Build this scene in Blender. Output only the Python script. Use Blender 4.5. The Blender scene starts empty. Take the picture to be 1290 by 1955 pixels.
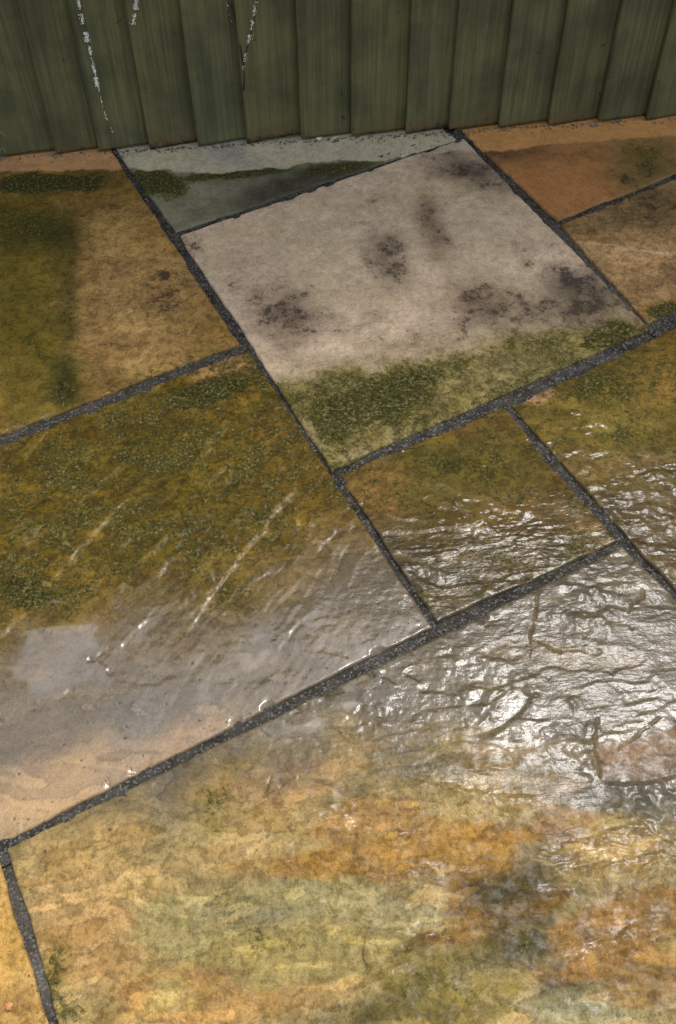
import bpy, math, random
import numpy as np
from mathutils import Matrix, Vector

# ------------------------------------------------------------------ camera, sky, sun, exposure
SC = bpy.context.scene
COL = SC.collection
W0, H0 = 1290.0, 1955.0                    # size of the photograph, used for lens geometry
FPX = 1950.0                               # focal length in photograph pixels
CAM_H = 1.16                               # camera height above the paving, metres
NADIR = (672.0, 2510.0)                    # where the fence boards' verticals meet
_c = np.array([W0/2, H0/2])
def _ray(p): return np.array([p[0]-_c[0], -(p[1]-_c[1]), -FPX])
_dn = _ray(NADIR); _dn = _dn/np.linalg.norm(_dn)
_up = -_dn
def _pl(p):
    r = _ray(p); return r/(r @ _dn)
_x = _pl((1240, 215)) - _pl((0, 288)); _x = _x/np.linalg.norm(_x)
_y = np.cross(_up, _x)
CAM_D = float(_pl((400, 277)) @ _y) * CAM_H        # camera to fence face
R3 = np.array([_x, _y, _up])                        # camera -> world rotation
CAM = np.array([0.0, -CAM_D, CAM_H])
def G(px, py, z=0.0):
    """point of the paving (height z) seen at a photograph position"""
    d = R3 @ _ray((px, py)); t = (z-CAM_H)/d[2]
    return (CAM + d*t)[:2]
def F(px, py, y=0.0):
    """point of the fence plane seen at a photograph position -> (x, z)"""
    d = R3 @ _ray((px, py)); t = (y-CAM[1])/d[1]
    q = CAM + d*t
    return q[0], q[2]

cam = bpy.data.cameras.new('camera'); camo = bpy.data.objects.new('camera', cam); COL.objects.link(camo)
cam.sensor_fit = 'HORIZONTAL'; cam.sensor_width = 36.0; cam.lens = FPX/W0*36.0
cam.clip_start = 0.02; cam.clip_end = 2000
M = Matrix([list(R3[0])+[CAM[0]], list(R3[1])+[CAM[1]], list(R3[2])+[CAM[2]], [0,0,0,1]])
camo.matrix_world = M
SC.camera = camo

SUN_EL, SUN_AZ = 65.0, 38.0     # degrees above the horizon; degrees to the right of straight across the fence
wd = bpy.data.worlds.new('World'); SC.world = wd; wd.use_nodes = True
nt = wd.node_tree; nt.nodes.clear()
sky = nt.nodes.new('ShaderNodeTexSky'); sky.sky_type = 'NISHITA'; sky.sun_disc = False
sky.sun_elevation = math.radians(SUN_EL); sky.sun_rotation = math.radians(SUN_AZ)
sky.air_density = 1.0; sky.dust_density = 3.5; sky.ozone_density = 0.6
hs = nt.nodes.new('ShaderNodeHueSaturation'); hs.inputs['Saturation'].default_value = 0.48
bg = nt.nodes.new('ShaderNodeBackground'); bg.inputs['Strength'].default_value = 0.15
ow = nt.nodes.new('ShaderNodeOutputWorld')
nt.links.new(sky.outputs[0], hs.inputs['Color']); nt.links.new(hs.outputs[0], bg.inputs[0]); nt.links.new(bg.outputs[0], ow.inputs[0])

sl = bpy.data.lights.new('sun', 'SUN'); sl.energy = 0.7; sl.angle = math.radians(12); sl.color = (1.0, 0.97, 0.93)
so = bpy.data.objects.new('sun', sl); COL.objects.link(so)
_sd = Vector((math.sin(math.radians(SUN_AZ))*math.cos(math.radians(SUN_EL)),
              math.cos(math.radians(SUN_AZ))*math.cos(math.radians(SUN_EL)), math.sin(math.radians(SUN_EL))))
so.rotation_euler = _sd.to_track_quat('Z', 'Y').to_euler(); so.location = (1, 3, 5)
SC.view_settings.view_transform = 'Standard'; SC.view_settings.look = 'None'
SC.view_settings.gamma = 1.0; SC.view_settings.use_curve_mapping = False
SC.view_settings.exposure = 1.15

# ------------------------------------------------------------------ helpers
rng = np.random.default_rng(7); random.seed(7)
_perm = rng.permutation(4096); _ga = rng.uniform(0, 2*np.pi, 4096); _gx = np.cos(_ga); _gy = np.sin(_ga)
def noise(x, y, s=0):
    """2D gradient noise, about -0.7..0.7"""
    x = np.asarray(x, float)+s*17.37; y = np.asarray(y, float)-s*9.11
    xi = np.floor(x).astype(int); yi = np.floor(y).astype(int); fx = x-xi; fy = y-yi
    u = fx*fx*fx*(fx*(fx*6-15)+10); v = fy*fy*fy*(fy*(fy*6-15)+10)
    def g(i, j, dx, dy):
        h = _perm[(_perm[(i+s*131) & 4095]+j) & 4095]
        return _gx[h]*dx+_gy[h]*dy
    a = g(xi, yi, fx, fy); b = g(xi+1, yi, fx-1, fy); c = g(xi, yi+1, fx, fy-1); d = g(xi+1, yi+1, fx-1, fy-1)
    return (a+(b-a)*u)+((c+(d-c)*u)-(a+(b-a)*u))*v
def fbm(x, y, s=0, o=4):
    r = 0; a = 1.0
    for k in range(o):
        r = r+a*noise(x, y, s+k); x = x*2.03; y = y*2.03; a *= 0.5
    return r
def sst(a, b, x):
    t = np.clip((x-a)/(b-a), 0, 1); return t*t*(3-2*t)
def link(name, me, parent=None, mat=None):
    o = bpy.data.objects.new(name, me); COL.objects.link(o)
    if parent is not None: o.parent = parent
    if mat is not None and me is not None and not me.materials: me.materials.append(mat)
    return o
def empty(name, loc=(0, 0, 0)):
    o = bpy.data.objects.new(name, None); COL.objects.link(o); o.location = loc; o.empty_display_size = 0.1; return o
def tag(o, label=None, cat=None, group=None, kind=None):
    for k, v in (('label', label), ('category', cat), ('group', group), ('kind', kind)):
        if v: o[k] = v
    return o
def mesh_np(name, V, Fq, smooth=True):
    me = bpy.data.meshes.new(name)
    V = np.asarray(V, np.float32); Fq = np.asarray(Fq, np.int32)
    me.vertices.add(len(V)); me.vertices.foreach_set('co', V.ravel())
    n, k = Fq.shape
    me.loops.add(n*k); me.loops.foreach_set('vertex_index', Fq.ravel())
    me.polygons.add(n); me.polygons.foreach_set('loop_start', np.arange(n, dtype=np.int32)*k)
    me.update(calc_edges=True); me.validate()
    me.polygons.foreach_set('use_smooth', np.full(len(me.polygons), smooth))
    return me
def attr(me, name, vals):
    vals = np.asarray(vals, np.float32)
    if vals.ndim == 2:
        a = me.attributes.new(name, 'FLOAT_COLOR', 'POINT')
        a.data.foreach_set('color', np.c_[vals, np.ones(len(vals), np.float32)].ravel().astype(np.float32))
    else:
        a = me.attributes.new(name, 'FLOAT', 'POINT'); a.data.foreach_set('value', vals)
def grid_faces(nu, nv, off=0):
    i = np.arange(nu-1)[:, None]*nv+np.arange(nv-1)[None, :]
    i = i.ravel()+off
    return np.c_[i, i+nv, i+nv+1, i+1]

class NT:
    """small node-tree builder"""
    def __init__(s, name):
        s.m = bpy.data.materials.new(name); s.m.use_nodes = True; s.t = s.m.node_tree
        s.b = s.t.nodes['Principled BSDF']
    def n(s, typ, **kw):
        nd = s.t.nodes.new(typ)
        for k, v in kw.items():
            if hasattr(nd, k): setattr(nd, k, v)
        return nd
    def set(s, sock, v):
        if isinstance(v, bpy.types.NodeSocket): s.t.links.new(v, sock)
        elif isinstance(v, (tuple, list)) and len(v) == 3 and sock.type == 'RGBA': sock.default_value = (*v, 1)
        else: sock.default_value = v
    def attr(s, name):
        nd = s.n('ShaderNodeAttribute', attribute_name=name); return nd
    def pos(s): return s.n('ShaderNodeNewGeometry').outputs['Position']
    def scale(s, vec, sc):
        nd = s.n('ShaderNodeMapping'); s.set(nd.inputs['Vector'], vec); nd.inputs['Scale'].default_value = sc; return nd.outputs[0]
    def noise(s, vec, sc, detail=4, rough=.55, dist=0.0):
        nd = s.n('ShaderNodeTexNoise'); s.set(nd.inputs['Vector'], vec); nd.inputs['Scale'].default_value = sc
        nd.inputs['Detail'].default_value = detail; nd.inputs['Roughness'].default_value = rough; nd.inputs['Distortion'].default_value = dist
        return nd.outputs[0]
    def math(s, op, a, b=0.0, c=0.0):
        nd = s.n('ShaderNodeMath', operation=op)
        for k, v in enumerate((a, b, c)): s.set(nd.inputs[k], v)
        return nd.outputs[0]
    def rng(s, v, a, b, c=0.0, d=1.0, smooth=True):
        nd = s.n('ShaderNodeMapRange'); nd.interpolation_type = 'SMOOTHSTEP' if smooth else 'LINEAR'
        s.set(nd.inputs['Value'], v)
        for k, q in zip(('From Min', 'From Max', 'To Min', 'To Max'), (a, b, c, d)): nd.inputs[k].default_value = q
        return nd.outputs[0]
    def mix(s, f, a, b, blend='MIX'):
        nd = s.n('ShaderNodeMix', data_type='RGBA', blend_type=blend)
        s.set(nd.inputs[0], f); s.set(nd.inputs[6], a); s.set(nd.inputs[7], b); return nd.outputs[2]
    def bump(s, h, strength, dist, normal=None):
        nd = s.n('ShaderNodeBump'); s.set(nd.inputs['Strength'], strength); nd.inputs['Distance'].default_value = dist
        s.set(nd.inputs['Height'], h)
        if normal is not None: s.set(nd.inputs['Normal'], normal)
        return nd.outputs[0]
    def put(s, **kw):
        for k, v in kw.items(): s.set(s.b.inputs[k.replace('_', ' ')], v)

# ------------------------------------------------------------------ materials
def mat_stone():
    t = NT('wet_riven_sandstone'); p = t.pos()
    tint = t.attr('tint').outputs['Color']; moss = t.attr('moss').outputs['Fac']; dirt = t.attr('dirt').outputs['Fac']
    film = t.attr('film').outputs['Fac']; pud = t.attr('puddle').outputs['Fac']; rough = t.attr('riven').outputs['Fac']; mot = t.attr('mottle').outputs['Fac']
    def mul(cc, k): return t.mix(1.0, cc, k, 'MULTIPLY')
    def cen(v, k): return t.math('MULTIPLY', t.math('SUBTRACT', v, .5), k)
    n_bl = t.noise(p, 20, 6, .62); n_b0 = t.noise(p, 62, 8, .74, .7); n_md = t.noise(p, 110, 6, .7, .4); n_fn = t.noise(p, 400, 4, .65); n_gr = t.noise(p, 850, 2, .6)
    st = t.noise(t.scale(p, (9, 46, 20)), 1.0, 7, .68, .8)
    # stone: broad mineral tints, bedding bands, blotches, sand grains
    n_s1 = t.noise(p, 180, 5, .72, .3)
    c = t.mix(mot, tint, t.mix(t.rng(n_bl, .36, .64), mul(tint, (.76, .74, .66)), mul(tint, (1.14, 1.10, 1.04))))
    c = t.mix(t.math('MULTIPLY', t.rng(st, .42, .60, 0, .75), t.math('MULTIPLY', mot, rough)), mul(c, (1.12, 1.1, 1.05)), mul(c, (.52, .49, .40)))
    c = t.mix(t.math('MULTIPLY', mot, t.rng(n_b0, .46, .58, 0, .8)), mul(c, (1.14, 1.12, 1.06)), mul(c, (.50, .49, .40)))
    c = t.mix(t.math('MULTIPLY', t.rng(n_s1, .50, .58, 0, .6), t.math('MULTIPLY_ADD', mot, .65, .35)), mul(c, (1.1, 1.1, 1.08)), mul(c, (.60, .57, .50)))
    c = t.mix(t.rng(n_fn, .56, .66, 0, .4), c, mul(c, (1.5, 1.46, 1.4)))
    c = t.mix(t.rng(n_fn, .44, .36, 0, .35), c, mul(c, (.45, .42, .38)))
    c = t.mix(t.rng(n_gr, .55, .64, 0, .4), c, mul(c, (.45, .42, .38)))
    # dark lichen and dirt: soft bruise plus crisp specks
    n_d1 = t.noise(p, 95, 9, .84, .8); n_d2 = t.noise(p, 30, 5, .62, .6)
    ds = t.math('ADD', dirt, cen(n_d2, 1.3))
    c = t.mix(t.rng(ds, .15, 1.0, 0, .62), c, mul(c, (.36, .31, .27)))
    dm = t.math('ADD', t.math('ADD', dirt, cen(n_d1, 2.3)), cen(n_d2, 1.0))
    c = t.mix(t.rng(dm, .60, .74, 0, .8), c, t.mix(n_fn, (.016, .012, .010), (.06, .045, .036)))
    # moss and algae: a thin stain under crisp flakes
    n_m1 = t.noise(p, 85, 9, .82, .5); n_m2 = t.noise(p, 230, 5, .7, .3); n_m3 = t.noise(p, 24, 5, .6, .4)
    ms = t.math('ADD', moss, cen(n_m3, .9))
    c = t.mix(t.rng(ms, .15, .75, 0, .7), c, mul(c, (.74, .76, .34)))
    mm = t.math('ADD', t.math('ADD', moss, cen(n_m1, 2.1)), cen(t.noise(p, 17, 7, .70, .8), 1.35))
    mf = t.math('MULTIPLY', t.rng(mm, .48, .60, 0, 1), t.rng(moss, .5, .7, .78, .94))
    mcol = t.mix(t.rng(n_m2, .42, .58), (.017, .017, .003), (.080, .073, .014))
    mcol = t.mix(t.math('MULTIPLY', t.rng(n_m3, .45, .65, 0, .7), t.rng(moss, .5, .7)), mcol, mul(mcol, (.62, .90, .8)))
    mcol = t.mix(t.rng(t.noise(p, 190, 5, .72), .55, .60, 0, .85), mcol, (.22, .19, .08))
    c = t.mix(mf, c, mcol)
    gm = t.n('ShaderNodeGamma'); t.set(gm.inputs[0], c); gm.inputs[1].default_value = 1.10   # wet stone is darker and richer
    c = t.mix(film, c, gm.outputs[0])
    t.put(Base_Color=c)
    npud = t.math('SUBTRACT', 1.0, pud)
    n_b1 = t.noise(p, 230, 6, .68)
    hb = t.math('ADD', n_b1, t.math('MULTIPLY', n_gr, .5))
    hb = t.math('ADD', hb, t.math('MULTIPLY', t.math('MULTIPLY', mf, n_m2), t.rng(moss, .5, .75, .3, 2.4)))
    b0 = t.bump(hb, t.math('MULTIPLY', npud, .9), .0022)
    st2 = t.noise(t.scale(p, (75, 210, 80)), 1.0, 2, .5, .6)
    hc = t.math('ADD', t.math('ADD', t.noise(p, 200, 3, .55, .3), t.math('MULTIPLY', n_fn, .12)), t.math('MULTIPLY', st2, t.math('MULTIPLY', rough, 1.3)))
    b1 = t.bump(hc, t.math('MULTIPLY', npud, t.math('MULTIPLY_ADD', rough, .07, .09)), .0022)
    t.put(Normal=b0, Coat_Normal=b1, Coat_IOR=t.math('MULTIPLY_ADD', pud, .44, 1.33))
    thin = t.rng(t.noise(p, 55, 5, .65, .5), .38, .6)          # the film of water breaks up where it is thin
    fl = t.math('MULTIPLY', film, t.math('SUBTRACT', 1.0, t.math('MULTIPLY', mf, .85)))
    cut = t.math('MULTIPLY', thin, t.math('SUBTRACT', 1.0, t.math('MULTIPLY', t.rng(film, .55, 1.0), t.math('MULTIPLY_ADD', rough, -.12, 1.0))))
    t.put(Coat_Weight=t.math('MULTIPLY', fl, t.math('SUBTRACT', 1.0, t.math('MULTIPLY', cut, .9))))
    t.put(Roughness=t.math('MULTIPLY_ADD', film, -.2, .88), Specular_IOR_Level=.12)
    t.put(Coat_Roughness=t.math('MULTIPLY_ADD', t.math('ADD', t.math('SUBTRACT', 1.0, film), t.math('MULTIPLY', rough, .22)), .3, t.rng(t.math('SUBTRACT', n_md, t.math('MULTIPLY', pud, .4)), .2, .8, .02, .10)))
    return t.m

def mat_mortar():
    t = NT('charcoal_mortar'); p = t.pos()
    wet = t.attr('film').outputs['Fac']; pale = t.attr('pale').outputs['Fac']
    v = t.n('ShaderNodeTexVoronoi'); t.set(v.inputs['Vector'], p); v.inputs['Scale'].default_value = 420
    n1 = t.noise(p, 380, 4, .7); n2 = t.noise(p, 40, 4, .6)
    c = t.mix(t.rng(n2, .35, .65), (.017, .015, .0125), (.052, .046, .038))
    c = t.mix(pale, c, (.10, .088, .068))
    c = t.mix(t.rng(t.noise(p, 26, 6, .7, .4), .54, .66, 0, .7), c, (.030, .030, .012))
    sep = t.n('ShaderNodeSeparateColor'); t.set(sep.inputs[0], v.outputs['Color'])
    c = t.mix(t.rng(sep.outputs[0],   .72, .98, 0, .8), c, (.17, .16, .14))
    c = t.mix(t.rng(n1, .50, .70, 0, .8), c, (.010, .010, .010))
    t.put(Base_Color=c, Roughness=.85, Specular_IOR_Level=.2, Coat_Weight=t.math('MULTIPLY', wet, .5), Coat_Roughness=.16, Coat_IOR=1.4)
    h = t.math('ADD', t.math('MULTIPLY', v.outputs['Distance'], -1.0), n1)
    b = t.bump(h, .9, .0022); t.put(Normal=b, Coat_Normal=b)
    return t.m

def mat_wood():
    t = NT('green_stained_rough_sawn_wood'); p = t.pos()
    oi = t.n('ShaderNodeObjectInfo').outputs['Random']
    off = t.n('ShaderNodeVectorMath', operation='ADD'); t.set(off.inputs[0], p)
    cmb = t.n('ShaderNodeCombineXYZ'); t.set(cmb.inputs[0], t.math('MULTIPLY', oi, 7.0)); t.set(cmb.inputs[2], t.math('MULTIPLY', oi, 31.0))
    t.set(off.inputs[1], cmb.outputs[0]); q = off.outputs[0]
    grain = t.noise(t.scale(q, (110, 60, 3.0)), 1.0, 7, .66, .9)
    gr2 = t.noise(t.scale(q, (420, 100, 12)), 1.0, 4, .6, .2)
    saw = t.noise(t.scale(q, (12, 20, 330)), 1.0, 5, .65, .35)
    blot = t.noise(q, 9, 5, .6); bl2 = t.noise(q, 38, 5, .65)
    rot = t.attr('rot').outputs['Fac']
    c = t.mix(t.rng(grain, .28, .74), (.054, .058, .027), (.112, .111, .055))
    c = t.mix(t.rng(blot, .36, .64), t.mix(1.0, c, (.80, .80, .76), 'MULTIPLY'), t.mix(1.0, c, (1.28, 1.22, 1.02), 'MULTIPLY'))
    c = t.mix(t.rng(oi, 0, 1, 0, .5, False), c, t.mix(1.0, c, (1.12, 1.0, .80), 'MULTIPLY'))
    c = t.mix(t.rng(saw, .5, .8, 0, .25), c, t.mix(1.0, c, (1.4, 1.42, 1.3), 'MULTIPLY'))
    c = t.mix(t.rng(gr2, .56, .75, 0, .35), c, t.mix(1.0, c, (.45, .43, .40), 'MULTIPLY'))
    # weathered base: brown wood and dark damp where the stain has worn away
    rm = t.math('ADD', rot, t.math('MULTIPLY', t.math('SUBTRACT', bl2, .5), 1.3))
    c = t.mix(t.rng(rm, .50, 1.0, 0, .75), c, t.mix(grain, (.055, .040, .016), (.17, .11, .042)))
    dk = t.math('ADD', rot, t.math('MULTIPLY', t.math('SUBTRACT', t.noise(q, 70, 5, .7), .5), 1.6))
    c = t.mix(t.rng(dk, .85, 1.35, 0, .85), c, (.012, .011, .007))
    spk = t.noise(q, 60, 3, .5)
    c = t.mix(t.rng(spk, .70, .76, 0, .8), c, (.015, .014, .010))
    t.put(Base_Color=c, Roughness=t.rng(blot, .3, .7, .55, .75), Specular_IOR_Level=.35)
    h = t.math('ADD', t.math('MULTIPLY', saw, .55), t.math('ADD', t.math('MULTIPLY', grain, .4), t.math('MULTIPLY', gr2, .3)))
    t.put(Normal=t.bump(h, .75, .0022))
    return t.m

def mat_simple(name, col, rough=.8, var=.35, sc=60, bumpd=.002):
    t = NT(name); p = t.pos(); n = t.noise(p, sc, 5, .6); n2 = t.noise(p, sc*5, 3, .6)
    c = t.mix(t.rng(n, .3, .7), tuple(x*(1-var) for x in col), tuple(x*(1+var) for x in col))
    c = t.mix(t.rng(n2, .5, .75, 0, .5), c, tuple(x*.5 for x in col))
    t.put(Base_Color=c, Roughness=rough, Normal=t.bump(n2, .6, bumpd)); return t.m

STONE = mat_stone(); MORTAR = mat_mortar(); WOOD = mat_wood()
SOIL = mat_simple('damp_soil', (.045, .036, .026), .95, .4, 30, .006)
BED = mat_simple('mortar_bed', (.03, .028, .026), .95, .3, 80)
CHALK = mat_simple('flaking_white_paint', (.86, .84, .74), .8, .08, 300, .0004)
TWIG = mat_simple('dark_twig', (.02, .016, .011), .85, .3, 120)
GRASS = mat_simple('dry_grass', (.30, .28, .16), .7, .2, 100)
CHIP = mat_simple('pale_stone_chip', (.50, .48, .43), .8, .2, 120)
OCHREC = mat_simple('orange_stone_chip', (.36, .16, .06), .6, .3, 120)

# ------------------------------------------------------------------ ground sheet
me = mesh_np('ground', [(-300, -300, -.06), (300, -300, -.06), (300, 300, -.06), (-300, 300, -.06)], [(0, 1, 2, 3)])
tag(link('ground', me, None, SOIL), 'dark damp soil under and around the paving', None, None, 'structure')

# ------------------------------------------------------------------ patio: bed, slabs, pointing
def bed_mesh():
    xs = np.linspace(-3.2, 3.2, 17); ys = np.linspace(-4.3, .35, 12)
    X, Y = np.meshgrid(xs, ys, indexing='ij')
    V = np.c_[X.ravel(), Y.ravel(), np.full(X.size, -.012)]
    n = len(V); V = np.r_[V, V-[0, 0, .05]]
    f = grid_faces(17, 12); fs = [f]
    ring = [i*12 for i in range(17)]+[16*12+j for j in range(1, 12)]+[i*12+11 for i in range(15, -1, -1)]+[j for j in range(10, 0, -1)]
    ring = np.array(ring); r2 = np.roll(ring, -1)
    fs.append(np.c_[ring, ring+n, r2+n, r2])
    return mesh_np('patio', V, np.concatenate(fs), False)
patio = link('patio', bed_mesh(), None, MORTAR)
tag(patio, 'wet patio of riven sandstone slabs with charcoal pointing', None, None, 'structure')

def tint(A, m, col, k=1.0):
    m = (m*k)[:, None]; A['tint'] = A['tint']*(1-m)+np.array(col)*m
# ---- painting helpers (all in metres on the paving; the anchor points are given as places in the photograph)
def blob(V, px, py, rx, ry, ang=0, soft=.5, warp=.35, fq=14, s=0, ay=1.0):
    c = G(px, py); a = math.radians(ang); ca, sa = math.cos(a), math.sin(a)
    A = (G(px+rx*ca, py+rx*sa)-G(px-rx*ca, py-rx*sa))/2; B = (G(px-ry*sa, py+ry*ca)-G(px+ry*sa, py-ry*ca))/2
    q = np.linalg.inv(np.c_[A, B]) @ (V-c).T
    d = np.hypot(q[0], q[1])+warp*fbm(V[:, 0]*fq, V[:, 1]*fq*ay, s+int(px) % 50, 5)
    return 1-sst(1-soft, 1+soft*.6, d)
def below(V, pts, soft=.02, warp=.02, fq=14, s=0):
    """1 on the camera's side of a line running along the fence"""
    P = np.array([G(*p) for p in pts]); P = P[np.argsort(P[:, 0])]
    yl = np.interp(V[:, 0], P[:, 0], P[:, 1])
    d = yl-V[:, 1]+warp*fbm(V[:, 0]*fq, V[:, 1]*fq, s, 5)
    return sst(-soft, soft, d)
def pline(V, pts):
    """distance, signed side and position along a polyline"""
    P = np.array([G(*p) for p in pts]); best = np.full(len(V), 9e9); side = np.zeros(len(V)); par = np.zeros(len(V))
    L = np.r_[0, np.cumsum(np.hypot(*np.diff(P, axis=0).T))]
    for k in range(len(P)-1):
        a, b = P[k], P[k+1]; e = b-a; l = np.hypot(*e); t = np.clip(((V-a) @ e)/l**2, 0, 1)
        dv = V-a-t[:, None]*e; d = np.hypot(dv[:, 0], dv[:, 1]); m = d < best
        cr = (e[0]*(V[:, 1]-a[1])-e[1]*(V[:, 0]-a[0]))
        best[m] = d[m]; side[m] = np.sign(cr[m]); par[m] = (L[k]+t[m]*l)/L[-1]
    return best, side, par
def ledge(V, pts, h, fade=.05, s=0, wig=.007):
    """riven step: the left side of the line stands h above the other and fades back into the slab"""
    Vw = V+wig*np.c_[fbm(V[:, 0]*28, V[:, 1]*28, s, 4), fbm(V[:, 0]*28, V[:, 1]*28, s+9, 4)]
    d, sd, par = pline(Vw, pts)
    end = sst(0, .3, par)*(1-sst(.7, 1, par))*np.clip(.65+1.1*fbm(V[:, 0]*35, V[:, 1]*35, s+4, 3), .05, 1.3)
    return h*.8*end*np.exp(-d/fade)*sst(-.0035, .0035, d*sd)
def steps(A, V, items, s, pale=None, w=.010, rough=.8, pw=.0022):
    """several riven steps: relief, wet broken stone along the foot of each, and a pale line if asked, for veins or for worn lips with painted sky glint"""
    for k, (pts, h, fd) in enumerate(items):
        A['z'] += ledge(V, pts, h, fd, s+k)
        Vw = V+.007*np.c_[fbm(V[:, 0]*28, V[:, 1]*28, s+k, 4), fbm(V[:, 0]*28, V[:, 1]*28, s+k+9, 4)]
        d, sd, par = pline(Vw, pts); end = sst(0, .25, par)*(1-sst(.75, 1, par))
        br = np.clip(.6+1.2*fbm(V[:, 0]*45, V[:, 1]*45, s+k+4, 3), 0, 1)
        m = np.exp(-(d/w)**2)*end*br*min(1, h/.003)
        A['film'] = np.maximum(A['film'], .95*m); A['riven'] = np.maximum(A['riven'], rough*m); A['moss'] *= (1-.8*m)
        A['z'] += wrinkle(V, s+k)*m*rough
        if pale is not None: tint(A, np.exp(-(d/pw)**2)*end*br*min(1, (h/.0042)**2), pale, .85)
def groove(V, pts, w, s=0):
    Vw = V+.006*np.c_[fbm(V[:, 0]*40, V[:, 1]*40, s, 4), fbm(V[:, 0]*40, V[:, 1]*40, s+9, 4)]
    d, sd, par = pline(Vw, pts); w = w*np.clip(.7+1.2*fbm(V[:, 0]*40, V[:, 1]*40, s+5, 3), .15, 1.5)*(1-.6*par); return 1-sst(w*.3, w, d)

def riven(V, s, ax=1.0):
    """stepped natural cleft"""
    x, y = V[:, 0], V[:, 1]
    wx = .03*fbm(x*6, y*6, s+1, 3); wy = .03*fbm(x*6, y*6, s+2, 3)
    n = fbm((x+wx)*3.2*ax, (y+wy)*8.5, s+3, 4)*3.0+fbm(x*22, y*45, s+5, 3)*.25
    k = np.floor(n); f = n-k
    return (k+sst(.72, 1.0, f))*.0017+f*.0003
def layers(A, V, s, k, ax=1.0):
    """each bed of the stone that the cleft lays bare has its own shade; silt gathers along the foot of the steps"""
    x, y = V[:, 0], V[:, 1]
    wx = .03*fbm(x*6, y*6, s+1, 3); wy = .03*fbm(x*6, y*6, s+2, 3)
    n = fbm((x+wx)*3.2*ax, (y+wy)*8.5, s+3, 4)*3.0+fbm(x*22, y*45, s+5, 3)*.25
    n2 = n*1.6+1.1*fbm((x+wx)*3.5, (y+wy)*34, s+21, 5)
    q = np.floor(n2).astype(int); f = n2-q
    sh = 1+k*(_ga[(q*37+11) & 4095]/np.pi-1); wm = k*.5*(_ga[(q*53+29) & 4095]/np.pi-1)
    A['tint'] = A['tint']*np.c_[sh*(1+wm*.5), sh, sh*(1-wm)]
    lip = sst(.80, .96, f)*(1-sst(.985, 1.0, f)); A['tint'] = A['tint']*(1-.40*lip*(k/.25))[:, None]

def wrinkle(V, s):
    """small overlapping scales of cleft stone, drawn out along the bedding, each with a steeper near face"""
    x, y = V[:, 0], V[:, 1]
    wx = .03*fbm(x*9, y*9, s+1, 3); wy = .012*fbm(x*9, y*12, s+2, 4)
    amp = .05+.95*sst(-.08, .20, noise((x+wx)*9, (y+wy)*24, s+7)+.35*noise(x*30, y*60, s+9))
    def scales(fy, fx, q):
        ph = (y+wy)*fy+2.4*noise((x+wx)*fx, (y+wy)*fx*3, s+q)+.5*noise(x*fx*7, y*fx*12, s+q+1)
        f = ph-np.floor(ph); return np.where(f < .3, f/.3, (1-f)/.7)
    return amp*(scales(58, 5.5, 4)*.00036+scales(128, 12, 14)*.00042)+(.15+.85*amp)*(.0004*noise((x+wx)*70, (y+wy)*170, s+6)+.00028*noise(x*160, y*260, s+8))

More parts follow.
